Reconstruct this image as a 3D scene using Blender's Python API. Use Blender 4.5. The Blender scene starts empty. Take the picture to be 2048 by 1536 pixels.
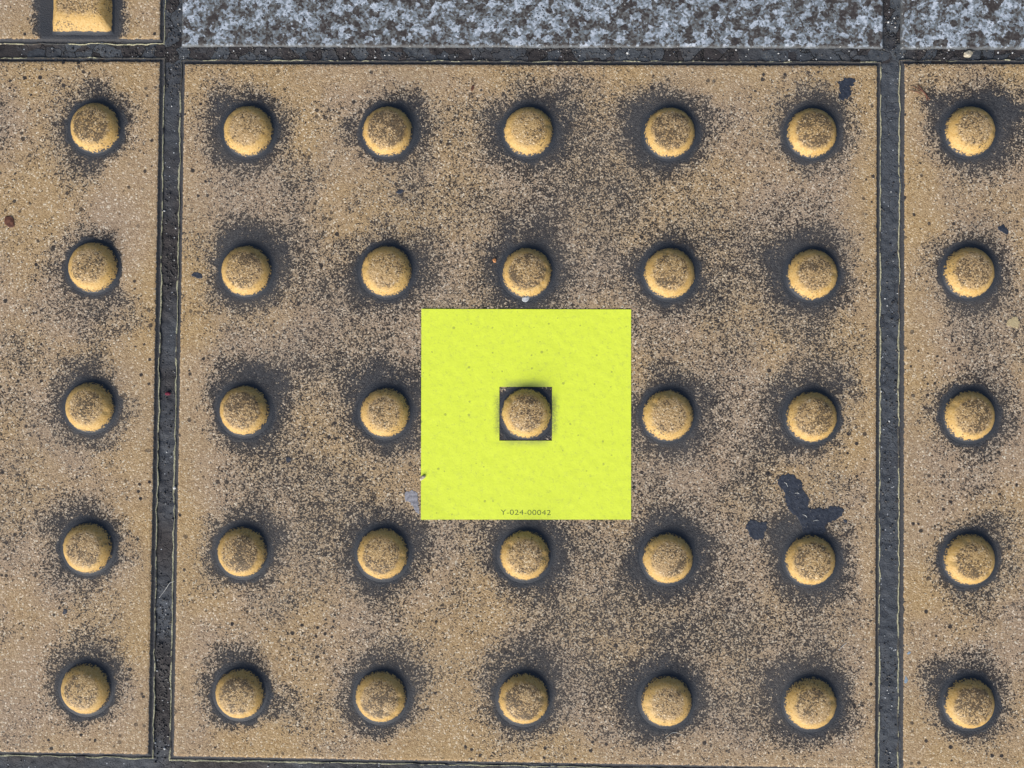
import bpy, bmesh, math, random
from mathutils import Vector, noise, Matrix
R = math.radians
MM = 0.001
scene = bpy.context.scene
COL = scene.collection

# ---------------------------------------------------------------- camera
cd = bpy.data.cameras.new('camera'); cam = bpy.data.objects.new('camera', cd); COL.objects.link(cam)
cd.sensor_width = 36; cd.lens = 36 * 1639.0 / 2048.0
cd.clip_start = 0.01; cd.clip_end = 200
cam.location = (0.1947 * MM, 6.932 * MM, 347.71 * MM)
cam.rotation_euler = (0.0162646, 0.0178746, 0.009706)
scene.camera = cam

# ---------------------------------------------------------------- light
SUN = Vector((-0.36, -0.79, 0.46)).normalized()
EL = math.asin(SUN.z); AZ = math.atan2(SUN.x, SUN.y)
world = bpy.data.worlds.new('World'); scene.world = world; world.use_nodes = True
wn = world.node_tree; wn.nodes.clear()
wo = wn.nodes.new('ShaderNodeOutputWorld'); wb = wn.nodes.new('ShaderNodeBackground'); sk = wn.nodes.new('ShaderNodeTexSky')
sk.sky_type = 'NISHITA'; sk.sun_disc = False; sk.sun_elevation = EL; sk.sun_rotation = AZ
sk.air_density = 1.0; sk.dust_density = 2.5; sk.ozone_density = 1.0
wb.inputs['Strength'].default_value = 0.080
wn.links.new(sk.outputs[0], wb.inputs[0]); wn.links.new(wb.outputs[0], wo.inputs[0])
sl = bpy.data.lights.new('sun', 'SUN'); sl.energy = 3.9; sl.angle = R(44); sl.color = (1.0, 0.965, 0.91)
so = bpy.data.objects.new('sun', sl); COL.objects.link(so)
so.rotation_euler = SUN.to_track_quat('Z', 'Y').to_euler()
scene.view_settings.view_transform = 'Standard'; scene.view_settings.look = 'None'
scene.view_settings.exposure = 0.25; scene.view_settings.gamma = 1

# ---------------------------------------------------------------- node helper
class G:
    """small helper that builds shader maths; every value is a socket or a number"""
    def __init__(s, name):
        s.m = bpy.data.materials.new(name); s.m.use_nodes = True
        s.t = s.m.node_tree; s.n = s.t.nodes; s.n.clear()
    def put(s, sock, v):
        if isinstance(v, bpy.types.NodeSocket): s.t.links.new(v, sock)
        elif isinstance(v, (tuple, list)) and len(v) == 3 and sock.type == 'RGBA': sock.default_value = (*v, 1)
        else: sock.default_value = v
    def math(s, op, a, b=None, c=None, clamp=False):
        n = s.n.new('ShaderNodeMath'); n.operation = op; n.use_clamp = clamp
        for i, v in enumerate((a, b, c)):
            if v is not None: s.put(n.inputs[i], v)
        return n.outputs[0]
    def add(s, a, b, clamp=False): return s.math('ADD', a, b, clamp=clamp)
    def sub(s, a, b, clamp=False): return s.math('SUBTRACT', a, b, clamp=clamp)
    def mul(s, a, b, clamp=False): return s.math('MULTIPLY', a, b, clamp=clamp)
    def mad(s, a, b, c): return s.math('MULTIPLY_ADD', a, b, c)
    def ss(s, v, lo, hi, a=0.0, b=1.0):
        n = s.n.new('ShaderNodeMapRange'); n.interpolation_type = 'SMOOTHSTEP'
        for i, x in enumerate((v, lo, hi, a, b)): s.put(n.inputs[i], x)
        return n.outputs[0]
    def lin(s, v, lo, hi, a=0.0, b=1.0):
        n = s.n.new('ShaderNodeMapRange'); n.interpolation_type = 'LINEAR'
        for i, x in enumerate((v, lo, hi, a, b)): s.put(n.inputs[i], x)
        return n.outputs[0]
    def mix(s, f, a, b):
        n = s.n.new('ShaderNodeMix'); n.data_type = 'RGBA'
        s.put(n.inputs[0], f); s.put(n.inputs[6], a); s.put(n.inputs[7], b)
        return n.outputs[2]
    def vscale(s, v, k):
        n = s.n.new('ShaderNodeVectorMath'); n.operation = 'MULTIPLY'
        s.put(n.inputs[0], v); n.inputs[1].default_value = k if isinstance(k, tuple) else (k, k, k)
        return n.outputs[0]
    def vadd(s, v, w):
        n = s.n.new('ShaderNodeVectorMath'); n.operation = 'ADD'; s.put(n.inputs[0], v); s.put(n.inputs[1], w)
        return n.outputs[0]
    def noise(s, v, scale, detail=2.0, rough=0.5, dist=0.0, col=False):
        n = s.n.new('ShaderNodeTexNoise'); s.put(n.inputs['Vector'], v)
        n.inputs['Scale'].default_value = scale; n.inputs['Detail'].default_value = detail
        n.inputs['Roughness'].default_value = rough; n.inputs['Distortion'].default_value = dist
        return n.outputs['Color'] if col else n.outputs['Fac']
    def vor(s, v, scale, feature='F1', out='Distance', rnd=1.0):
        n = s.n.new('ShaderNodeTexVoronoi'); n.feature = feature; s.put(n.inputs['Vector'], v)
        n.inputs['Scale'].default_value = scale; n.inputs['Randomness'].default_value = rnd
        return n.outputs[out] if out in n.outputs else n.outputs[0]
    def vor2(s, v, scale):
        n = s.n.new('ShaderNodeTexVoronoi'); s.put(n.inputs['Vector'], v); n.inputs['Scale'].default_value = scale
        return n.outputs['Distance'], n.outputs['Color']
    def xyz(s, v):
        n = s.n.new('ShaderNodeSeparateXYZ'); s.put(n.inputs[0], v); return n.outputs[0], n.outputs[1], n.outputs[2]
    def P(s):
        n = s.n.new('ShaderNodeNewGeometry'); return s.vscale(n.outputs['Position'], 1000.0)
    def L(s):
        n = s.n.new('ShaderNodeTexCoord'); return s.vscale(n.outputs['Object'], 1000.0)
    def rnd(s):
        n = s.n.new('ShaderNodeObjectInfo'); return n.outputs['Random']
    def attr(s, name):
        n = s.n.new('ShaderNodeAttribute'); n.attribute_name = name; return n.outputs['Fac']
    def ramp(s, f, stops, interp='LINEAR'):
        n = s.n.new('ShaderNodeValToRGB'); s.put(n.inputs[0], f); e = n.color_ramp; e.interpolation = interp
        while len(e.elements) < len(stops): e.elements.new(0.5)
        for el, (p, c) in zip(e.elements, stops): el.position = p; el.color = (*c, 1)
        return n.outputs[0]
    def done(s, color, rough=0.8, height=None, dist=0.0002, strength=0.6, spec=0.3):
        b = s.n.new('ShaderNodeBsdfPrincipled'); o = s.n.new('ShaderNodeOutputMaterial')
        s.put(b.inputs['Base Color'], color); s.put(b.inputs['Roughness'], rough); s.put(b.inputs['Specular IOR Level'], spec)
        if height is not None:
            bp = s.n.new('ShaderNodeBump'); bp.inputs['Distance'].default_value = dist; bp.inputs['Strength'].default_value = strength
            s.put(bp.inputs['Height'], height); s.t.links.new(bp.outputs[0], b.inputs['Normal'])
        s.t.links.new(b.outputs[0], o.inputs[0])
        return s.m

DIRT = (0.028, 0.034, 0.046)
DIRT2 = (0.050, 0.056, 0.068)
def grains(g, P, gold=0.0):
    """sand-coated concrete: returns colour and per-grain value"""
    d1, c1 = g.vor2(P, 1.75)
    r1, r2, r3 = g.xyz(c1)
    pinkness = g.ss(g.noise(P, 0.018, 3), 0.38, 0.62)
    warm = g.ramp(r1, [(0, (0.306, 0.199, 0.096)), (0.2, (0.405, 0.274, 0.139)), (0.8, (0.495, 0.350, 0.191)), (0.93, (0.576, 0.423, 0.261)), (1, (0.850, 0.724, 0.540))])
    cool = g.ramp(r1, [(0, (0.270, 0.190, 0.126)), (0.2, (0.369, 0.266, 0.178)), (0.8, (0.450, 0.334, 0.231)), (0.93, (0.522, 0.405, 0.296)), (1, (0.820, 0.714, 0.580))])
    c = g.mix(pinkness, warm, cool)
    glint = g.math('GREATER_THAN', r2, 0.965)
    c = g.mix(g.mul(glint, 0.75), c, (0.80, 0.74, 0.60))
    return c, r1, r2, r3, d1

def speckle(g, P, dens, r3):
    """share of grains that hold dark dirt = dens"""
    cl = g.lin(g.noise(P, 1.15, 3, 0.75), 0.30, 0.68)
    cl = g.add(g.mul(cl, 0.68), g.mul(g.lin(g.noise(g.vadd(P, (70, 3, 8)), 0.34, 2, 0.6), 0.30, 0.70), 0.32))
    w = g.vadd(P, g.vscale(g.noise(P, 1.7, 2, col=True), 0.7))
    q = g.xyz(g.vor2(w, 1.85)[1])[0]
    v = g.add(g.mul(q, 0.36), g.add(g.mul(cl, 0.54), g.mul(r3, 0.10)))
    return g.ss(g.sub(dens, v), -0.03, 0.05)

def tile_mat(name, level, kind, coarse=0.5, patches=()):
    g = G(name); P = g.P(); L = g.L()
    base, r1, r2, r3, d1 = grains(g, P)
    x, y, z = g.xyz(L)
    # low frequency grime
    lf = g.noise(P, 0.011, 3, 0.55); mf = g.noise(g.vadd(P, (311, 17, 5)), 0.045, 4, 0.6)
    dens = g.add(g.mul(g.sub(lf, 0.5), 0.5), g.add(g.mul(g.sub(mf, 0.5), 0.55), level))
    # cleaner, yellower band close to the slab's own edge
    edge = g.math('MINIMUM', g.sub(149.0, g.math('ABSOLUTE', x)), g.sub(149.0, g.math('ABSOLUTE', y)))
    edge = g.add(edge, g.mul(g.sub(g.noise(P, 0.04, 4, 0.6), 0.5), 45))
    eg = g.ss(edge, 2.0, 20.0, 1.0, 0.0)
    dens = g.sub(dens, g.mul(eg, 0.12))
    base = g.mix(g.mul(eg, 0.30), base, g.mix(r1, (0.34, 0.21, 0.08), (0.58, 0.41, 0.19)))
    if kind == 'dome':
        def wrap(v):
            return g.math('WRAP', v, 30.0, -30.0)
        wx, wy = wrap(x), wrap(y)
        r = g.math('SQRT', g.add(g.mul(wx, wx), g.mul(wy, wy)))
        n1 = g.noise(g.vadd(P, (77, 9, 3)), 0.03, 2); n2 = g.noise(P, 0.16, 3, 0.6)
        rr = g.sub(g.sub(r, g.mul(g.sub(n1, 0.46), 12)), g.mul(g.sub(n2, 0.5), 9))
        # dark halo reaches a little further on each dome's +y side
        rr = g.sub(rr, g.mul(g.ss(wy, 0, 12), g.ss(n1, 0.35, 0.6, 0.3, 3.0)))
        dens = g.add(dens, g.ss(rr, 9.5, 24.0, 0.27, 0.0))
        dens = g.add(dens, g.ss(g.sub(r, g.mul(g.sub(n2, 0.5), 5.0)), 11.7, 14.2, 0.55, 0.0))
    elif kind == 'bar':
        w = g.math('WRAP', g.sub(x, 0.0), 37.5, -37.5)
        w = g.math('ABSOLUTE', g.sub(g.math('ABSOLUTE', w), 0.0))
        w = g.math('ABSOLUTE', g.math('WRAP', g.sub(x, 37.5), 37.5, -37.5))
        n2 = g.noise(P, 0.12, 3, 0.6)
        ww = g.sub(w, g.mul(g.sub(n2, 0.42), 16))
        inside = g.ss(g.math('ABSOLUTE', y), 144.0, 149.0, 1.0, 0.2)
        dens = g.add(dens, g.mul(g.ss(ww, 13.0, 24.0, 0.62, 0.0), inside))
        dens = g.add(dens, g.ss(w, 15.0, 18.5, 0.9, 0.0))
    # isolated dark pits, one to two millimetres wide
    pd, pc = g.vor2(g.vadd(P, g.vscale(g.noise(P, 0.8, 2, col=True), 0.8)), 0.30)
    p1, p2, p3 = g.xyz(pc)
    pit = g.mul(g.ss(g.sub(pd, g.mul(p2, 0.20)), 0.05, 0.14, 1.0, 0.0), g.ss(p1, 0.76 - coarse * 0.40, 0.82 - coarse * 0.40))
    pit = g.mul(pit, g.ss(g.noise(P, 0.03, 2), 0.36, 0.56, 0.35, 1.0))
    # a few broad grimy patches of the slab itself: centre x, y, radius, amount
    for (px, py, pr, am) in patches:
        dx, dy = g.sub(x, px), g.sub(y, py)
        q = g.math('SQRT', g.add(g.mul(dx, dx), g.mul(dy, dy)))
        q = g.add(q, g.mul(g.sub(mf, 0.5), pr * 1.1))
        dens = g.add(dens, g.ss(q, pr * 0.2, pr, am, 0.0))
    sp = speckle(g, P, dens, r3)
    base = g.mix(g.ss(dens, 0.34, 0.66, 0.05, 0.65), base, g.mix(r1, (0.26, 0.215, 0.165), (0.56, 0.49, 0.40)))
    dcol = g.mix(r1, (0.015, 0.015, 0.020), (0.070, 0.058, 0.050))
    dcol = g.mix(g.ss(dens, 0.50, 0.85), dcol, g.mix(r1, (0.022, 0.027, 0.038), (0.060, 0.066, 0.078)))
    solid = g.ss(dens, 0.95, 1.2)
    dcol = g.mix(solid, dcol, g.mix(g.noise(P, 1.2, 2), DIRT, DIRT2))
    m = g.math('MAXIMUM', g.mul(sp, g.ss(solid, 0, 1, 0.96, 1.0)), pit)
    col = g.mix(m, base, dcol)
    # thin greyish film over worn middle
    film = g.ss(g.noise(g.vadd(P, (50, 90, 0)), 0.02, 3), 0.42, 0.66, 0.0, 0.12)
    col = g.mix(film, col, (0.22, 0.195, 0.175))
    # ledge round the slab packed with grime, and its worn pale lip
    ed = g.attr('ledge'); rim = g.attr('rim')
    edn = g.ss(g.add(ed, g.mul(g.sub(g.noise(P, 0.9, 3, 0.6), 0.5), 0.9)), 0.38, 0.60)
    col = g.mix(edn, col, g.mix(g.noise(P, 0.8, 3), (0.040, 0.043, 0.052), (0.085, 0.085, 0.09)))
    col = g.mix(g.ss(rim, 0.2, 0.8), col, (0.070, 0.072, 0.070))
    rn = g.mul(rim, g.ss(g.add(g.noise(P, 0.06, 4, 0.7), g.ss(y, 130.0, 145.0, 0.0, -0.10)), 0.37, 0.50))
    rn = g.ss(g.add(rn, g.mul(g.sub(g.noise(P, 1.2, 2), 0.5), 0.6)), 0.30, 0.55)
    col = g.mix(rn, col, g.mix(r1, (0.30, 0.295, 0.19), (0.52, 0.50, 0.35)))
    h = g.add(g.mul(d1, -0.5), g.mul(g.noise(P, 2.2, 2), 0.8))
    return g.done(col, 0.82, h, 0.00035, 0.75, 0.25)

def dome_mat(kind='dome'):
    g = G(kind + '_worn_yellow'); P = g.P(); L = g.L()
    base, r1, r2, r3, d1 = grains(g, P)
    x, y, z = g.xyz(L)
    n = g.noise(P, 0.5, 3, 0.6); n2 = g.noise(P, 0.12, 2)
    if kind == 'dome':
        r = g.math('SQRT', g.add(g.mul(x, x), g.mul(y, y)))
        top = g.ss(g.add(r, g.mul(g.sub(n, 0.5), 3.0)), g.lin(g.rnd(), 0, 1, 5.8, 7.2), g.lin(g.rnd(), 0, 1, 7.9, 9.0), 1.0, 0.0)
        skirt = g.ss(g.add(g.add(r, g.mul(g.sub(n, 0.5), 1.5)), g.mul(g.sub(r3, 0.5), 0.9)), 10.0, 10.5)
    else:
        top = g.ss(g.add(z, g.mul(g.sub(n, 0.5), 1.5)), 4.0, 4.9)
        skirt = g.ss(g.add(g.sub(0.9, z), g.mul(g.sub(n, 0.5), 1.2)), 0.0, 0.35)
    slope = g.mix(r1, (0.49, 0.30, 0.09), (0.60, 0.41, 0.165))
    worn = g.mix(0.5, base, g.mix(r1, (0.36, 0.215, 0.06), (0.66, 0.455, 0.19)))
    sp = speckle(g, P, g.add(g.mul(g.sub(n2, 0.5), 0.8), g.lin(g.rnd(), 0, 1, 0.40, 0.56)), r3)
    worn = g.mix(g.mul(sp, 0.85), worn, g.mix(r2, (0.035, 0.028, 0.024), (0.12, 0.08, 0.042)))
    col = g.mix(top, slope, worn)
    spk2 = g.mul(speckle(g, P, g.add(g.mul(g.sub(n2, 0.5), 0.7), g.lin(g.rnd(), 0, 1, 0.34, 0.20)), r2), 0.85)
    col = g.mix(spk2, col, (0.10, 0.075, 0.045))
    col = g.mix(skirt, col, g.mix(g.noise(P, 1.2, 2), DIRT, DIRT2))
    h = g.add(g.mul(d1, -0.5), g.mul(g.noise(P, 2.2, 2), 0.7))
    hh = g.mul(h, g.ss(top, 0, 1, 0.45, 1.0))
    return g.done(col, 0.62, hh, 0.00035, 0.7, 0.4)

def granite_mat():
    g = G('speckled_granite'); P = g.P()
    w = g.vadd(P, g.vscale(g.noise(P, 0.9, 3, 0.6, col=True), 2.2))
    d, c = g.vor2(w, 0.34); a1, a2, a3 = g.xyz(c)
    d2, c2 = g.vor2(g.vadd(P, g.vscale(g.noise(P, 1.1, 2, col=True), 0.7)), 1.15); b1, b2, b3 = g.xyz(c2)
    big = g.noise(P, 0.13, 4, 0.65)
    v = g.add(g.mul(a1, 0.40), g.add(g.mul(b1, 0.32), g.mul(g.lin(big, 0.25, 0.75), 0.34)))
    col = g.ramp(v, [(0.26, (0.045, 0.037, 0.036)), (0.42, (0.085, 0.077, 0.074)), (0.50, (0.145, 0.152, 0.155)),
                     (0.60, (0.185, 0.215, 0.245)), (0.69, (0.33, 0.385, 0.46)), (0.90, (0.60, 0.66, 0.76))])
    black = g.mul(g.ss(b2, 0.82, 0.86), g.ss(d2, 0.28, 0.42, 1, 0))
    col = g.mix(black, col, (0.025, 0.026, 0.032))
    white = g.mul(g.ss(b3, 0.90, 0.93), g.ss(d2, 0.25, 0.40, 1, 0))
    col = g.mix(white, col, (0.82, 0.82, 0.80))
    ed = g.attr('ledge')
    col = g.mix(g.mul(ed, 0.8), col, (0.085, 0.092, 0.10))
    h = g.add(g.mul(g.noise(P, 0.9, 3), 1.0), g.mul(a2, 0.3))
    return g.done(col, 0.6, h, 0.0003, 0.5, 0.4)

def mortar_mat():
    g = G('grimy_mortar'); P = g.P()
    q = g.vadd(P, g.vscale(g.noise(P, 0.25, 3, 0.6, col=True), 3.0))
    ce = g.vor(q, 0.17, 'DISTANCE_TO_EDGE'); cc = g.vor(q, 0.17, 'F1', 'Color'); k1, k2, k3 = g.xyz(cc)
    x, y, z = g.xyz(P)
    lf = g.noise(P, 0.02, 3); hf = g.noise(P, 1.4, 4, 0.65)
    slate = g.mix(k1, (0.062, 0.072, 0.088), (0.100, 0.113, 0.130))
    brown = g.mix(k2, (0.036, 0.031, 0.032), (0.058, 0.050, 0.050))
    cells = g.ss(y, 149.0, 151.0)
    slate = g.mix(cells, g.mix(g.noise(P, 0.12, 4, 0.6), (0.050, 0.058, 0.073), (0.110, 0.124, 0.146)), slate)
    t = g.ss(g.add(g.mul(g.mul(k3, 0.5), cells), g.add(lf, g.mul(g.sub(1.0, cells), g.ss(x, -20, 20, 0.24, 0.0)))), 0.62, 0.86)
    col = g.mix(t, slate, brown)
    col = g.mix(g.ss(hf, 0.35, 0.7, 0.0, 0.55), col, (0.030, 0.031, 0.036))
    crack = g.mul(g.ss(ce, 0.0, 0.035, 1.0, 0.0), g.mul(g.ss(g.noise(P, 0.07, 2), 0.40, 0.54), g.ss(cells, 0, 1, 0.30, 1.0)))
    col = g.mix(g.mul(crack, 0.85), col, (0.013, 0.012, 0.013))
    pd, pc = g.vor2(P, 1.1); p1, p2, p3 = g.xyz(pc)
    gl = g.mul(g.ss(p1, 0.965, 0.975), g.ss(pd, 0.20, 0.32, 1, 0))
    col = g.mix(gl, col, (0.50, 0.53, 0.58))
    h = g.add(g.mul(hf, 0.7), g.mul(crack, -1.0))
    return g.done(col, 0.75, h, 0.0006, 0.9, 0.35)

def simple_mat(name, c1, c2, rough=0.7, sc=1.0, spec=0.3, bump=0.4):
    g = G(name); P = g.P(); n = g.noise(P, sc, 3, 0.6)
    return g.done(g.mix(g.ss(n, 0.35, 0.65), c1, c2), rough, g.noise(P, sc * 1.5, 3), 0.0003, bump, spec)

# ---------------------------------------------------------------- object helpers
def link(name, mesh, mat=None, parent=None, loc=(0, 0, 0)):
    o = bpy.data.objects.new(name, mesh); COL.objects.link(o)
    if mat is not None and mesh is not None and not mesh.materials: mesh.materials.append(mat)
    o.parent = parent; o.location = Vector(loc) * MM
    return o
def tag(o, label, cat, group=None):
    o['label'] = label; o['category'] = cat
    if group: o['group'] = group
    return o
def mesh_from(name, verts, faces, smooth=True, attrs=None):
    me = bpy.data.meshes.new(name)
    me.from_pydata([(v[0] * MM, v[1] * MM, v[2] * MM) for v in verts], [], faces)
    for k, vals in (attrs or {}).items():
        a = me.attributes.new(k, 'FLOAT', 'POINT'); a.data.foreach_set('value', vals)
    me.polygons.foreach_set('use_smooth', [smooth] * len(faces)); me.update()
    return me
def nz(x, y, s=0.0): return noise.noise(Vector((x, y, s)))

def slab_mesh(name, x0, x1, y0, y1, loops, seed, step=0.6):
    """loops: (inset, z, wobble, wobble frequency, ledge, rim); last one closes with a flat top face"""
    pts = []
    def side(a, b, n): return [(a + (b - a) * i / n) for i in range(n)]
    nx = int((x1 - x0) / step); ny = int((y1 - y0) / step)
    V = []; A = []; B = []; F = []; N = 2 * (nx + ny)
    for li, (d, z, wob, fr, ed, rim) in enumerate(loops):
        X0, X1, Y0, Y1 = x0 + d, x1 - d, y0 + d, y1 - d
        ring = [(t, Y0, 0, 1) for t in side(X0, X1, nx)] + [(X1, t, -1, 0) for t in side(Y0, Y1, ny)] + \
               [(t, Y1, 0, -1) for t in side(X1, X0, nx)] + [(X0, t, 1, 0) for t in side(Y1, Y0, ny)]
        for (px, py, ax, ay) in ring:
            w = wob * (nz(px * fr, py * fr, seed) + 0.5 * nz(px * fr * 3.1, py * fr * 3.1, seed + 5))
            V.append((px + ax * w, py + ay * w, z + (0.10 * nz(px * 0.3, py * 0.3, seed + 9 + li) if 0 < li < len(loops) - 1 else 0)))
            A.append(ed); B.append(rim)
        if li:
            a = (li - 1) * N; b = li * N
            for i in range(N):
                j = (i + 1) % N
                F.append((a + i, a + j, b + j, b + i))
    # top face as a fan of strips so the flat shading stays clean
    b = (len(loops) - 1) * N
    F.append(tuple(b + i for i in range(N)))
    me = mesh_from(name, V, F, True, {'ledge': A, 'rim': B})
    me.polygons[len(F) - 1].use_smooth = False
    return me

TILE_LOOPS = [(0, -7, .62, .17, 0.7, 0), (0.0, -0.95, .62, .17, 0.6, 0.3), (0.08, -0.62, .62, .17, 0, 1), (0.32, -0.60, .60, .17, 0, 1),
              (0.55, -0.95, .40, .12, 1, 0), (1.4, -0.92, .15, .3, 1, 0), (1.7, -0.42, .2, .9, .9, 0), (2.15, -0.14, .22, .9, 0.45, 0), (3.2, 0, .1, .9, 0, 0)]
GRAN_LOOPS = [(0, -7, .12, .3, 1, 0), (0, -0.9, .12, .3, 1, 0), (0.25, -0.35, .12, .5, 1, 0), (0.7, -0.05, .1, .5, 0.3, 0), (1.3, 0, .1, .5, 0, 0)]

# dome profile (radius, height) in mm
PROF = [(12.6, -0.25), (12.0, 0.0), (11.4, 0.03), (10.95, 0.1), (10.65, 0.34), (10.35, 0.85), (9.95, 1.55), (9.4, 2.35), (8.7, 3.08), (7.8, 3.65), (6.8, 4.08), (5.5, 4.4), (4, 4.64), (2.5, 4.77), (1.2, 4.82)]
def dome_z(r):
    p = PROF[::-1]
    if r <= p[0][0]: return 4.84
    for (r0, z0), (r1, z1) in zip(p, p[1:]):
        if r <= r1: return z0 + (z1 - z0) * (r - r0) / (r1 - r0)
    return 0.0
def dome_mesh(seed):
    V = []; F = []; n = 72
    for k, (r, z) in enumerate(PROF):
        for i in range(n):
            a = 2 * math.pi * i / n
            rr = r * (1 + 0.018 * nz(math.cos(a) * 1.4, math.sin(a) * 1.4, seed) + 0.008 * nz(math.cos(a) * 6, math.sin(a) * 6, seed + 3 + k * .3))
            zz = z + (0.08 * nz(math.cos(a) * r * .5, math.sin(a) * r * .5, seed + 7) if k > 3 else 0)
            V.append((rr * math.cos(a), rr * math.sin(a), zz))
    rs = random.Random(seed)
    for _ in range(rs.randint(1, 3)):            # small chips knocked out of the shoulder
        a = rs.uniform(0, 6.28); q = rs.uniform(7.6, 9.9); cx, cy, cr = q * math.cos(a), q * math.sin(a), rs.uniform(.9, 1.9)
        V = [(x, y, z - max(0, 1 - math.hypot(x - cx, y - cy) / cr) * 0.8 * (z > .3)) for x, y, z in V]
    for k in range(len(PROF) - 1):
        for i in range(n):
            j = (i + 1) % n; F.append((k * n + i, k * n + j, (k + 1) * n + j, (k + 1) * n + i))
    V.append((0, 0, 4.84)); c = len(V) - 1; b = (len(PROF) - 1) * n
    for i in range(n): F.append((b + i, b + (i + 1) % n, c))
    return mesh_from('dome', V, F)

def bar_mesh(hx, y0, y1, H=4.9):
    """long raised bar with bevelled ends"""
    lv = [(1.6, -0.2), (0.6, 0.12), (0.0, 0.9), (-1.3, 2.7), (-2.9, 4.2), (-4.2, 4.75), (-6.0, H)]
    V = []; F = []; n = 8; m = 200; N = 2 * (n + m); e = 1.6
    def loop(off, z):
        ox, oy = off, off * e
        X0, X1, Y0, Y1 = -hx - ox, hx + ox, y0 - oy, y1 + oy
        L_ = [(X0 + (X1 - X0) * i / n, Y0) for i in range(n)] + [(X1, Y0 + (Y1 - Y0) * i / m) for i in range(m)] + \
             [(X1 + (X0 - X1) * i / n, Y1) for i in range(n)] + [(X0, Y1 + (Y0 - Y1) * i / m) for i in range(m)]
        return [(x + 0.25 * nz(x * .3, y * .3, 1), y + 0.25 * nz(x * .3, y * .3, 2), z + 0.1 * nz(x * .2, y * .2, 3)) for x, y in L_]
    for off, z in lv: V += loop(off, z)
    for k in range(len(lv) - 1):
        for i in range(N):
            j = (i + 1) % N; F.append((k * N + i, k * N + j, (k + 1) * N + j, (k + 1) * N + i))
    F.append(tuple((len(lv) - 1) * N + i for i in range(N)))
    return mesh_from('bar', V, F)

# ---------------------------------------------------------------- ground and mortar
M_dome = dome_mat('dome'); M_bar = dome_mat('bar'); M_gran = granite_mat(); M_mort = mortar_mat()
g = G('asphalt'); P_ = g.P()
M_asph = g.done(g.mix(g.noise(P_, 0.3, 4, 0.7), (0.03, 0.031, 0.034), (0.09, 0.09, 0.092)), 0.9, g.noise(P_, 0.4, 4), 0.001, 0.6)
S = 60000
gr = link('ground', mesh_from('ground', [(-S, -S, -9), (S, -S, -9), (S, S, -9), (-S, S, -9)], [(0, 1, 2, 3)], False), M_asph)
gr['kind'] = 'structure'

def mh(x, y):
    b = -1.0 + 0.5 * nz(x * .06, y * .06, 1) + 0.45 * nz(x * .35, y * .35, 2) + 0.16 * nz(x * 1.1, y * 1.1, 3)
    if x < -100 and y < 140: b -= 0.25
    return b
def strip(V, F, x0, x1, y0, y1, st=0.7):
    nx = max(2, round((x1 - x0) / st)); ny = max(2, round((y1 - y0) / st)); o = len(V)
    for j in range(ny + 1):
        for i in range(nx + 1):
            x = x0 + (x1 - x0) * i / nx; y = y0 + (y1 - y0) * j / ny
            V.append((x, y, mh(x, y)))
    for j in range(ny):
        for i in range(nx):
            a = o + j * (nx + 1) + i; F.append((a, a + 1, a + nx + 2, a + nx + 1))
V = []; F = []
YT = (150.4, 158.8); YB = (-156.5, -147.8)
strip(V, F, -459, 459, *YT); strip(V, F, -459, 459, *YB)
for xx in ((-158.4, -149.2), (148.6, 158.2)):
    strip(V, F, *xx, YB[1], YT[0]); strip(V, F, *xx, YT[1], 458); strip(V, F, *xx, -458, YB[0])
mb = link('mortar_bed', mesh_from('mortar_bed', V, F), M_mort); mb['kind'] = 'structure'

# ---------------------------------------------------------------- slabs
domes = [dome_mesh(s) for s in (1.3, 4.7, 8.2, 12.9, 17.1, 21.6, 26.2)]
for d in domes: d.materials.append(M_dome)
random.seed(5)
def tactile(ox, oy, rect, mat, seed, label, visible_cols=range(5)):
    """rect = x0, x1, y0, y1 relative to the grid's middle"""
    t = link('tactile_paving_tile', None, None, None, (ox, oy, 0)); tag(t, label, 'paving slab', 'yellow dimpled warning slabs'); t['kind'] = 'thing'
    link('base', slab_mesh('base', *rect, TILE_LOOPS, seed), mat, t)
    for j in range(5):
        for i in range(5):
            d = link('dome', random.choice(domes), None, t, ((i - 2) * 60 + random.uniform(-.25, .25), (2 - j) * 60 + random.uniform(-.25, .25), 0))
            d.rotation_euler.z = random.uniform(0, 6.28); s = random.uniform(.985, 1.02); d.scale = (s, s, random.uniform(.95, 1.03))
    return t
M_main = tile_mat('slab_dirty', 0.445, 'dome', 0.5, ((60, -98, 75, .10), (90, 45, 60, .07), (-95, -35, 45, .13), (35, 118, 50, .10), (-10, 70, 60, .08), (-125, 128, 30, .15), (-70, 110, 30, -.12), (-60, 75, 25, -.12), (140, -20, 40, -.15), (-120, -100, 50, -.08)))
M_left = tile_mat('slab_pitted', 0.39, 'dome', 0.85, ((134, 88, 22, -.45), (136, 60, 18, -.35), (140, 20, 20, -.2)))
M_right = tile_mat('slab_clean', 0.385, 'dome', 0.60, ((-112, 128, 40, .12), (-108, 40, 35, .10)))
tactile(0, 0, (-150.3, 149.4, -148.9, 151.0), M_main, 3.1, 'dark worn yellow dimpled slab in the middle carrying the square yellow sticker')
tactile(-306.3, 1.0, (-150.4, 149.2, -149.4, 150.9), M_left, 9.4, 'yellow dimpled slab cut off by the left edge, left of the dark crumbling joint')
tactile(306.0, 1.2, (-149.1, 150.4, -149.6, 150.6), M_right, 15.2, 'yellow dimpled slab at the right edge, below the narrow granite slab')
for ox, lab in ((-306, 'yellow dimpled slab in the next row down, below the left slab'), (0, 'yellow dimpled slab in the next row down, below the middle slab'), (306, 'yellow dimpled slab in the next row down, below the right slab')):
    tactile(ox, -305.2, (-150.0, 149.5, -149.4, 149.8), M_left, 20 + ox, lab)

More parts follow.
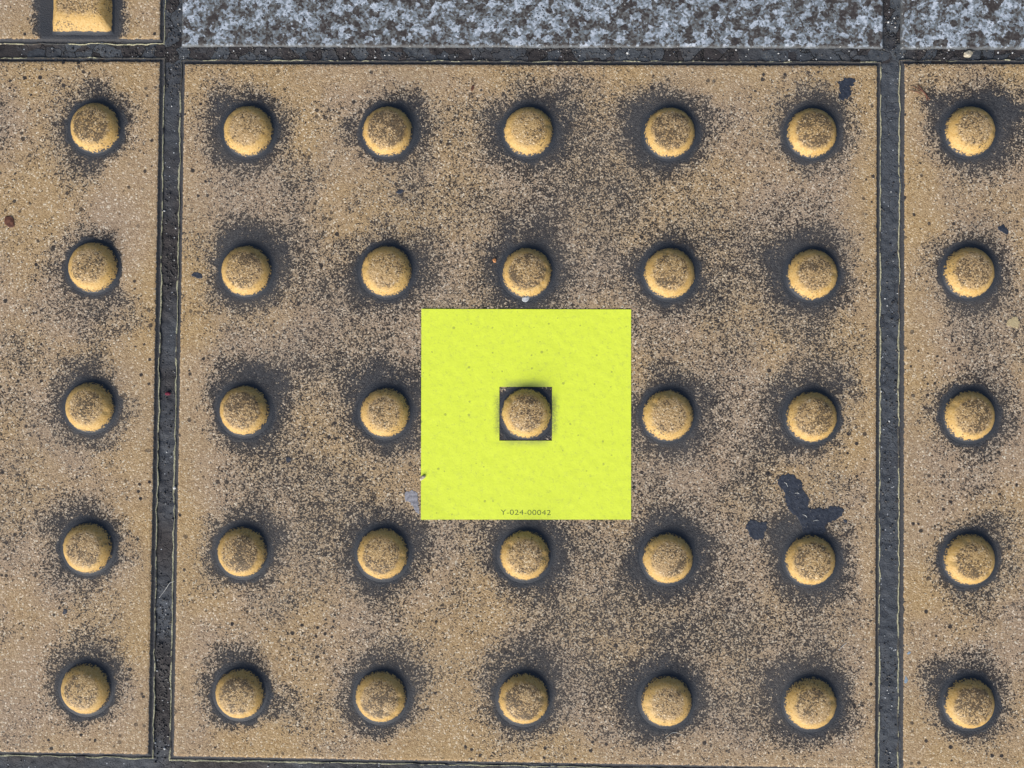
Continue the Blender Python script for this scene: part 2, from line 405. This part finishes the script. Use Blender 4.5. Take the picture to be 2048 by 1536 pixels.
# bar slab, top left
t = link('guidance_paving_tile', None, None, None, (-306.6, 308.0, 0))
tag(t, 'yellow slab with a raised flat-topped bar in the top left corner', 'paving slab'); t['kind'] = 'thing'
M_bt = tile_mat('slab_with_bars', 0.30, 'bar', 0.6)
link('base', slab_mesh('base', -149.6, 149.3, -150.4, 149.6, TILE_LOOPS, 31.0), M_bt, t)
bm_ = bar_mesh(12.6, -145.2, 145.0); bm_.materials.append(M_bar)
for bx in (-112.5, -37.5, 37.5, 114.0): link('bar', bm_, None, t, (bx, 0, 0))

# granite slabs
for (ox, oy, rect, sd, lab) in (
    (0, 306.5, (-150.0, 150.2, -149.9, 149.5), 41., 'grey speckled granite slab above the middle dimpled slab'),
    (307.5, 306.5, (-149.9, 149.9, -150.2, 149.5), 47., 'grey speckled granite slab cut off by the top right corner')):
    o = link('granite_paving_tile', slab_mesh('granite_paving_tile', *rect, GRAN_LOOPS, sd), M_gran, None, (ox, oy, 0))
    tag(o, lab, 'paving slab', 'granite paving slabs'); o['kind'] = 'thing'

# ---------------------------------------------------------------- sticker
g = G('sticker_vinyl'); P = g.P(); x, y, z = g.xyz(P)
n = g.noise(P, 0.5, 4, 0.65); nf = g.noise(P, 1.6, 3, 0.6)
col = g.mix(g.ss(n, 0.35, 0.75), (0.79, 0.93, 0.075), (0.74, 0.87, 0.078))
pd, pc = g.vor2(g.vadd(P, g.vscale(nf, 0.5)), 0.30); p1, p2, p3 = g.xyz(pc)
spk = g.mul(g.ss(p1, 0.66, 0.70), g.ss(g.sub(pd, g.mul(p2, 0.12)), 0.03, 0.11, 1, 0))
col = g.mix(g.mul(spk, 0.5), col, (0.22, 0.26, 0.08))
blot = g.ss(g.noise(g.vadd(P, (9, 40, 0)), 0.45, 4, 0.75), 0.48, 0.70, 0, 0.38)
col = g.mix(g.mul(blot, g.ss(nf, 0.35, 0.6)), col, (0.40, 0.46, 0.13))
# grey scuffs rubbed in along both sides of the cut-out
sx = g.sub(g.math('ABSOLUTE', x), 11.2)
sc = g.mul(g.ss(g.add(sx, g.mul(g.sub(n, 0.5), 4)), 0.0, 3.4, 1, 0), g.ss(g.math('ABSOLUTE', g.add(y, 0.5)), 5.0, 11.0, 1, 0))
sc = g.mul(sc, g.ss(nf, 0.30, 0.55, 0.35, 1.0))
sy = g.sub(g.math('ABSOLUTE', g.sub(y, 0.3)), 11.5)
sc2 = g.mul(g.ss(g.add(sy, g.mul(g.sub(n, 0.5), 4)), 0.0, 3.8, 1, 0), g.ss(g.math('ABSOLUTE', x), 6.0, 12.0, 1, 0))
col = g.mix(g.mul(sc, 0.65), col, (0.12, 0.14, 0.10))
col = g.mix(g.mul(sc2, 0.55), col, (0.22, 0.26, 0.12))
M_st = g.done(col, 0.55, g.add(g.noise(P, 1.3, 3, 0.6), g.mul(g.noise(P, 0.3, 2), 1.0)), 0.00014, 0.4, 0.35)
TL, TR, BR, BL = (-44.93, 44.11), (44.07, 44.59), (44.73, -44.21), (-44.12, -45.31)
def smap(u, v):
    a = [TL[k] * (1 - u) + TR[k] * u for k in (0, 1)]; b = [BL[k] * (1 - u) + BR[k] * u for k in (0, 1)]
    return (a[0] * v + b[0] * (1 - v), a[1] * v + b[1] * (1 - v))
def axis(h0, h1):
    A_ = [h0 * i / 45 for i in range(46)] + [h0 + (h1 - h0) * i / 24 for i in range(1, 25)] + [h1 + (1 - h1) * i / 45 for i in range(1, 46)]
    return A_
U = axis(0.3735, 0.6245); Vv = axis(0.3740, 0.6300)
n_ = len(U); idx = {}; V = []; F = []
def sz(x, y):
    r = math.hypot(x, y)
    return 0.16 + max(0, dome_z(r)) * 0.9 + 0.05 * (1 + nz(x * .25, y * .25, 3)) + (0.15 * math.exp(-((x - 3) ** 2 + (y - 12) ** 2) / 5)) + 0.5 * max(0, (abs(x) + abs(y)) / 88.0 - 0.86) * 7 * (0.35 + 0.65 * (x < 0)) * 0.5
def vert(i, j, low=False):
    k = (i, j, low)
    if k not in idx:
        px, py = smap(U[i], Vv[j]); idx[k] = len(V); V.append((px, py, sz(px, py) - (0.16 if low else 0)))
    return idx[k]
cells = {(i, j) for i in range(n_ - 1) for j in range(n_ - 1) if not (45 <= i < 69 and 45 <= j < 69)}
for (i, j) in cells:
    F.append((vert(i, j), vert(i + 1, j), vert(i + 1, j + 1), vert(i, j + 1)))
    for (di, dj, a, b) in ((0, -1, (i, j), (i + 1, j)), (1, 0, (i + 1, j), (i + 1, j + 1)), (0, 1, (i + 1, j + 1), (i, j + 1)), (-1, 0, (i, j + 1), (i, j))):
        if (i + di, j + dj) not in cells:
            F.append((vert(*a, True), vert(*b, True), vert(*b), vert(*a)))
me = mesh_from('sticker', V, F, False)
st = link('sticker', me, M_st)
tag(st, 'square bright yellow-green sticker with a square cut-out round the central dome', 'sticker')
# serial number along the lower margin
cu = bpy.data.curves.new('serial', 'FONT'); cu.body = 'Y-024-00042'; cu.align_x = 'LEFT'; cu.size = 1.0; cu.space_character = 1.04; cu.offset = -0.006
tmp = bpy.data.objects.new('serial_tmp', cu); COL.objects.link(tmp)
bpy.context.view_layer.update()
tm = bpy.data.meshes.new_from_object(tmp.evaluated_get(bpy.context.evaluated_depsgraph_get()))
bpy.data.objects.remove(tmp)
xs = [v.co.x for v in tm.vertices]; ys = [v.co.y for v in tm.vertices]
kx = 21.2 / (max(xs) - min(xs)); ky = 2.15 / (max(ys) - min(ys))
for v in tm.vertices:
    X = -10.35 + (v.co.x - min(xs)) * kx; Y = -42.85 + (v.co.y - min(ys)) * ky + 0.0045 * (X + 10)
    v.co = Vector((X * MM, Y * MM, (sz(X, Y) + 0.02) * MM))
tm.name = 'lettering'
M_ink = simple_mat('faint_ink', (0.075, 0.11, 0.035), (0.11, 0.16, 0.045), 0.6, 1.5)
link('lettering', tm, M_ink, st)

# ---------------------------------------------------------------- stains and litter
def smooth_outline(pts, sub=10, amp=0.35, seed=0):
    out = []; n = len(pts)
    for i in range(n):
        p0, p1, p2, p3 = (Vector(pts[(i + k) % n]) for k in (-1, 0, 1, 2))
        for s in range(sub):
            t_ = s / sub
            p = 0.5 * ((2 * p1) + (p2 - p0) * t_ + (2 * p0 - 5 * p1 + 4 * p2 - p3) * t_ * t_ + (3 * p1 - p0 - 3 * p2 + p3) * t_ ** 3)
            out.append((p.x + amp * (nz(p.x * .9, p.y * .9, seed) + .9 * nz(p.x * 2.6, p.y * 2.6, seed)), p.y + amp * (nz(p.x * .9, p.y * .9, seed + 4) + .6 * nz(p.x * 2.6, p.y * 2.6, seed + 4))))
    return out
def blob(name, pts, mat, h=0.16, label='', cat='', group=None, seed=0, amp=0.35, z0=0.0, inset=0.12, hfun=None):
    o_ = smooth_outline(pts, 10, amp, seed); cx = sum(p[0] for p in o_) / len(o_); cy = sum(p[1] for p in o_) / len(o_)
    area = sum(a[0] * b[1] - b[0] * a[1] for a, b in zip(o_, o_[1:] + o_[:1]))
    if area < 0: o_.reverse()
    N = len(o_); ins = []
    for i in range(N):
        a = Vector(o_[i - 3]); b = Vector(o_[(i + 3) % N]); d = (b - a); nrm = Vector((-d.y, d.x))
        if nrm.length > 0: nrm.normalize()
        ins.append((o_[i][0] + nrm.x * inset, o_[i][1] + nrm.y * inset))
    f = hfun or (lambda x, y: 0)
    V = [(x - cx, y - cy, z0 - 0.03 + f(x, y)) for x, y in o_] + [(x - cx, y - cy, z0 + h + f(x, y)) for x, y in ins]
    F = [(i, (i + 1) % N, N + (i + 1) % N, N + i) for i in range(N)]
    from mathutils.geometry import tessellate_polygon
    F += [tuple(N + k for k in tri) for tri in tessellate_polygon([[Vector((v[0], v[1], 0)) for v in V[N:]]])]
    me = mesh_from(name, V, F, False)
    o = link(name, me, mat, None, (cx, cy, 0)); tag(o, label, cat, group); return o
g = G('dried_tar'); P = g.P(); n = g.noise(P, 0.6, 4, 0.65)
col = g.mix(g.ss(n, 0.35, 0.65), (0.022, 0.028, 0.044), (0.046, 0.055, 0.078))
pd, pc = g.vor2(P, 1.6); p1, p2, p3 = g.xyz(pc)
col = g.mix(g.mul(g.ss(p1, 0.90, 0.93), g.ss(pd, 0.15, 0.3, 0.75, 0)), col, (0.30, 0.27, 0.23))
M_tar = g.done(col, 0.5, g.add(g.noise(P, 0.9, 4, 0.7), g.mul(n, 1.0)), 0.0004, 0.6, 0.45)
s1 = [(106.29, -27.55), (107.15, -25.35), (109.98, -24.23), (112.6, -24.42), (114.57, -26.36), (116.31, -27.0), (116.54, -28.75), (116.98, -31.15), (119.17, -33.97), (119.18, -36.15), (119.4, -37.9), (121.15, -38.75), (123.76, -38.29), (125.72, -38.92), (127.89, -37.8), (130.5, -37.33), (132.68, -37.96), (133.99, -39.91), (132.69, -41.67), (131.0, -43.2), (128.78, -44.26), (126.18, -45.8), (126.3, -48.3), (124.6, -49.6), (121.4, -49.5), (117.9, -49.2), (116.61, -47.55), (115.73, -44.5), (113.54, -41.47), (110.48, -38.88), (109.37, -34.52), (108.7, -31.47), (106.95, -29.74)]
s2 = [(93.07, -46.75), (94.15, -44.33), (96.54, -43.65), (98.73, -44.71), (101.35, -44.46), (102.01, -46.86), (100.93, -49.06), (100.51, -51.25), (97.02, -52.17), (94.84, -50.89), (94.17, -48.71)]
s3 = [(129.9, 142.2), (132.09, 142.3), (133.84, 143.6), (136.47, 143.9), (138.2, 143.2), (138.1, 141.32), (136.05, 139.99), (136.49, 137.77), (135.19, 135.1), (133.0, 134.0), (131.1, 135.6), (131.6, 138.6), (131.2, 140.6)]
TG = 'dark tar spots on the middle slab'
blob('tar_stain', s1, M_tar, 0.14, 'large dark branching tar stain touching a dome right of the sticker', 'stain', TG, 1, 0.55)
blob('tar_stain', s2, M_tar, 0.14, 'round dark tar spot below and left of the large branching stain', 'stain', TG, 2, 0.6)
blob('tar_stain', s3, M_tar, 0.08, 'ragged dark smear near the upper right corner of the middle slab', 'stain', TG, 3, 0.9)
def oval(cx, cy, a, b, rot=0, n=9, seed=1):
    random.seed(seed)
    return [(cx + a * math.cos(t) * math.cos(rot) * k - b * math.sin(t) * math.sin(rot) * k, cy + a * math.cos(t) * math.sin(rot) * k + b * math.sin(t) * math.cos(rot) * k)
            for t, k in ((2 * math.pi * i / n, random.uniform(.75, 1.2)) for i in range(n))]
for (cx, cy, a, b, rot, sd, lab, grp) in (
    (134.6, -43.6, 1.2, 0.7, -0.7, 4, 'tiny tar speck off the right tip of the large branching stain', TG),
    (-141.24, 57.73, 2.2, 1.3, -0.2, 5, 'small dark spot beside the left joint, left of a dome', TG),
    (-54.93, 94.3, 1.7, 0.95, 0.1, 6, 'small black oval spot between the two upper rows of domes', TG),
    (-100.95, -20.52, 1.2, 1.6, -0.3, 7, 'small dark spot down and right of the left middle dome', TG),
    (-195.87, -86.34, 1.2, 1.2, 0, 8, 'small dark spot low on the left slab', None),
    (200.4, 79.6, 2.8, 1.6, -0.7, 9, 'dark oval spot near the right edge of the picture', None)):
    blob('tar_spot', oval(cx, cy, a, b, rot, seed=sd), M_tar, 0.12, lab, 'stain', grp, sd, 0.25, inset=0.2)

# pale scuffed residue beside the sticker
M_res = simple_mat('grey_residue', (0.20, 0.20, 0.23), (0.36, 0.36, 0.40), 0.7, 0.8)
blob('gum_residue', [(-51.3, -34.2), (-49.5, -33.2), (-46.3, -33.6), (-45.4, -36.5), (-45.2, -39.5), (-45.0, -43.2), (-46.6, -41.5), (-48.6, -38.6), (-50.8, -37.2)], M_res, 0.10,
     'pale grey dried gum residue at the lower left edge of the sticker', 'gum', None, 11, 0.5, inset=0.15)
M_cream = simple_mat('cream_scab', (0.42, 0.34, 0.20), (0.52, 0.43, 0.26), 0.8, 1.2)
blob('cream_patch', oval(204.5, 40.2, 2.9, 2.4, 0.5, seed=3), M_cream, 0.10, 'small cream patch by the right edge, above the middle dome', 'stain', None, 12, 0.7, inset=0.15)
M_blue = simple_mat('pale_blue_paint', (0.16, 0.24, 0.34), (0.38, 0.46, 0.54), 0.6, 1.6)
for (cx, cy, a, b, rot, sd, lab) in ((161.4, -98.4, 0.9, 0.6, 0.3, 21, 'upper pale blue paint fleck right of the right joint'),
                                     (160.0, -109.6, 0.6, 1.7, -0.2, 22, 'lower elongated pale blue paint fleck right of the right joint')):
    blob('paint_fleck', oval(cx, cy, a, b, rot, seed=sd), M_blue, 0.09, lab, 'paint fleck', 'pale blue paint flecks', sd, 0.3, inset=0.15)

def stone(name, loc, size, mat, label, cat, group=None, seed=0, rot=0):
    bm = bmesh.new(); bmesh.ops.create_icosphere(bm, subdivisions=3, radius=1)
    for v in bm.verts:
        p = v.co.copy(); q = noise.cell(p * 1.2 + Vector((seed, 0, 0)))
        k = 1 + 0.28 * noise.noise(p * 1.3 + Vector((seed, 3, 1))) + 0.08 * noise.noise(p * 4 + Vector((seed, 3, 1)))
        v.co = Vector((p.x * size[0] * k, p.y * size[1] * k, p.z * size[2] * k)) * MM
    me = bpy.data.meshes.new(name); bm.to_mesh(me); bm.free()
    o = link(name, me, mat, None, loc); o.rotation_euler.z = rot; tag(o, label, cat, group); return o
M_peb = simple_mat('tan_pebble', (0.34, 0.30, 0.22), (0.55, 0.50, 0.40), 0.7, 1.2)
M_chip = simple_mat('grey_chip', (0.34, 0.37, 0.40), (0.50, 0.53, 0.55), 0.6, 1.0)
M_husk = simple_mat('straw_husk', (0.42, 0.36, 0.27), (0.62, 0.56, 0.44), 0.6, 1.0)
M_or = simple_mat('orange_seed', (0.42, 0.18, 0.07), (0.55, 0.27, 0.12), 0.6, 1.0)
M_red = simple_mat('dried_red_scrap', (0.085, 0.038, 0.028), (0.19, 0.085, 0.055), 0.6, 1.0)
M_fib = simple_mat('white_fibre', (0.60, 0.60, 0.58), (0.78, 0.78, 0.76), 0.5, 1.0)
stone('pebble', (185.9, 154.2, -0.7), (1.9, 1.4, 0.9), M_peb, 'tan pebble lodged in the joint below the right granite slab', 'pebble', None, 1, 0.2)
stone('stone_chip', (-0.5, 48.9, 0.45), (1.7, 1.3, 0.5), M_chip, 'pale grey stone chip between the sticker and the dome above it', 'stone chip', None, 5, 0.7)
stone('seed_husk', (-43.6, -27.6, 0.65), (0.75, 1.45, 0.45), M_husk, 'pale seed husk lying on the left edge of the sticker', 'husk', None, 3, -0.9)
stone('orange_seed', (-14.04, 65.03, 0.35), (0.75, 1.05, 0.4), M_or, 'tiny orange seed left of the dome above the sticker', 'seed', None, 6, 0.3)
stone('dried_leaf_scrap', (-223.0, 80.3, 0.3), (1.9, 2.6, 0.3), M_red, 'small reddish brown leaf scrap at the left edge of the picture', 'leaf scrap', None, 7, 0.5)
stone('white_grit', (-5.5, -54.0, 0.25), (0.45, 0.7, 0.35), M_fib, 'single white grit grain above the dome under the sticker', 'grit', None, 9, -0.6)
stone('white_grit', (-149.8, -33.2, -0.3), (0.6, 0.6, 0.4), M_fib, 'single white grit grain on the right lip of the left joint', 'grit', None, 10, 0)
stone('red_berry_speck', (-153.6, 7.0, -0.9), (1.1, 0.8, 0.5), simple_mat('crimson', (0.12, 0.012, 0.03), (0.22, 0.03, 0.06), 0.4, 1), 'crimson speck down in the dark left joint', 'speck', None, 12, 0)

def tube(name, pts, rad, mat, label, cat, group=None):
    """thin tapering strand along points"""
    P3 = []; n = len(pts)
    for i in range(n - 1):
        a, b = Vector(pts[i]), Vector(pts[i + 1])
        for s in range(4): P3.append(a.lerp(b, s / 4))
    P3.append(Vector(pts[-1]))
    P3 = [P3[0]] + [(P3[i - 1] + P3[i] * 2 + P3[i + 1]) / 4 for i in range(1, len(P3) - 1)] + [P3[-1]]
    c = P3[0].copy(); V = []; F = []; k = 6
    for i, p in enumerate(P3):
        d = (P3[min(i + 1, len(P3) - 1)] - P3[max(i - 1, 0)]).normalized(); u = d.cross(Vector((0, 0, 1))).normalized(); w = u.cross(d)
        rr = rad * (1 - 0.5 * abs(2 * i / (len(P3) - 1) - 1))
        for j in range(k):
            a = 2 * math.pi * j / k; q = p - c + u * math.cos(a) * rr + w * math.sin(a) * rr; V.append(tuple(q))
    for i in range(len(P3) - 1):
        for j in range(k): F.append((i * k + j, i * k + (j + 1) % k, (i + 1) * k + (j + 1) % k, (i + 1) * k + j))
    F += [tuple(range(k))[::-1], tuple((len(P3) - 1) * k + j for j in range(k))]
    o = link(name, mesh_from(name, V, F), mat, None, tuple(c)); tag(o, label, cat, group); return o
FG = 'tiny pale fibres lying on the paving'
tube('fibre', [(-155.5, -80.0, 0.1), (-153.3, -77.0, -0.2), (-151.0, -73.4, -0.1), (-148.9, -72.9, 0.3)], 0.10, M_fib, 'bent white fibre lying across the lower left joint', 'fibre', FG)
tube('fibre', [(59.5, -135.6, 0.15), (62.5, -133.2, 0.25), (64.5, -133.0, 0.3), (67.8, -134.6, 0.15)], 0.09, M_fib, 'thin white fibre under the fourth dome of the bottom row', 'fibre', FG)
tube('fibre', [(52.2, 121.5, 0.2), (51.9, 117.0, 0.3), (53.4, 114.0, 0.5), (55.6, 112.3, 0.6)], 0.08, M_fib, 'thin white fibre hugging the fourth dome of the top row', 'fibre', FG)
tube('fibre', [(132.0, -97.8, 0.15), (133.6, -95.9, 0.2), (135.3, -94.6, 0.15)], 0.13, M_fib, 'short white fibre between the right hand domes, low down', 'fibre', FG)
tube('fibre', [(108.9, -27.8, 0.3), (109.8, -28.2, 0.35), (110.4, -29.6, 0.3)], 0.11, M_fib, 'pale fibre on the upper lobe of the large tar stain', 'fibre', FG)
tube('fibre', [(113.4, -32.3, 0.3), (114.6, -32.1, 0.35), (115.2, -32.6, 0.3)], 0.11, M_fib, 'pale fibre on the neck of the large tar stain', 'fibre', FG)
tube('fibre', [(116.6, -41.2, 0.3), (117.9, -41.6, 0.4), (118.4, -42.4, 0.3)], 0.11, M_fib, 'pale fibre at the fork of the large tar stain', 'fibre', FG)
tube('fibre', [(121.0, -43.9, 0.3), (122.4, -43.4, 0.4), (123.4, -43.6, 0.3)], 0.11, M_fib, 'pale fibre at the foot of the large tar stain', 'fibre', FG)
tw = link('dried_sprig', None, None, None, (166.4, 136.9, 0)); tag(tw, 'tiny reddish dried sprig left of the top dome on the right slab', 'sprig')
for pts, rr in (([(162.0, 140.2, .3), (164.6, 138.6, .7), (167.2, 137.0, .8), (169.3, 134.2, .4)], .28), ([(164.2, 140.8, .3), (165.6, 138.6, .8), (167.8, 135.6, .8), (168.2, 134.0, .3)], .33), ([(161.4, 138.2, .3), (164.0, 137.6, .6), (166.4, 136.0, .7)], .2)):
    o = tube('strand', pts, rr, M_red, '', ''); del o['label'], o['category']
    o.parent = tw; o.location = o.location - Vector((166.4, 136.9, 0)) * MM

# brown scrap near the top of the middle slab
stone('dried_leaf_scrap', (-24.2, 138.8, 0.2), (0.6, 1.3, 0.25), M_red, 'tiny brown leaf scrap near the top edge of the middle slab', 'leaf scrap', None, 17, -0.3)
# loose sand and grit lying in the joints
random.seed(77)
bm = bmesh.new(); bmesh.ops.create_icosphere(bm, subdivisions=1, radius=1)
sv = [v.co.copy() for v in bm.verts]; sf = [tuple(v.index for v in f.verts) for f in bm.faces]; bm.free()
V = []; F = []; C_ = []
def grit(x, y, r, c):
    o = len(V); z = mh(x, y) + r * 0.35; k = [random.uniform(.65, 1.25) for _ in range(3)]
    for p in sv:
        q = 1 + random.uniform(-.18, .18); V.append((x + p.x * r * k[0] * q, y + p.y * r * k[1] * q, z + p.z * r * k[2] * .8 * q)); C_.append(c)
    F.extend(tuple(o + i for i in f) for f in sf)
for _ in range(3600):
    u = random.random()
    if u < .42: x, y = random.uniform(-157, -150.4), random.uniform(-150, 156)
    elif u < .56: x, y = random.uniform(149.6, 156.8), random.uniform(-150, 156)
    elif u < .90: x, y = random.uniform(-225, 225), random.uniform(151.4, 156.6)
    elif u < .95: x, y = random.choice((random.uniform(-156.5, -150.6), random.uniform(150.6, 157.0))), random.uniform(157, 180)
    else: x, y = random.uniform(-225, 225), random.uniform(-156, -149.5)
    if noise.noise(Vector((x * .03, y * .03, 4))) < random.uniform(-.5, .3): continue
    c = random.random()
    grit(x, y, random.choice((.18, .22, .28, .35)) * random.uniform(.8, 1.5), c ** 1.5 if c < .93 else 1.0)
g = G('joint_sand'); a = g.attr('tone')
M_sand = g.done(g.ramp(a, [(0, (0.030, 0.030, 0.034)), (0.6, (0.075, 0.072, 0.072)), (0.9, (0.16, 0.15, 0.14)), (1, (0.52, 0.53, 0.54))]), 0.7, None, spec=0.4)
o = link('joint_grit', mesh_from('joint_grit', V, F, True, {'tone': C_}), M_sand); o['kind'] = 'stuff'
tag(o, 'dark sand and pale grit lying loose in the joints', 'grit')
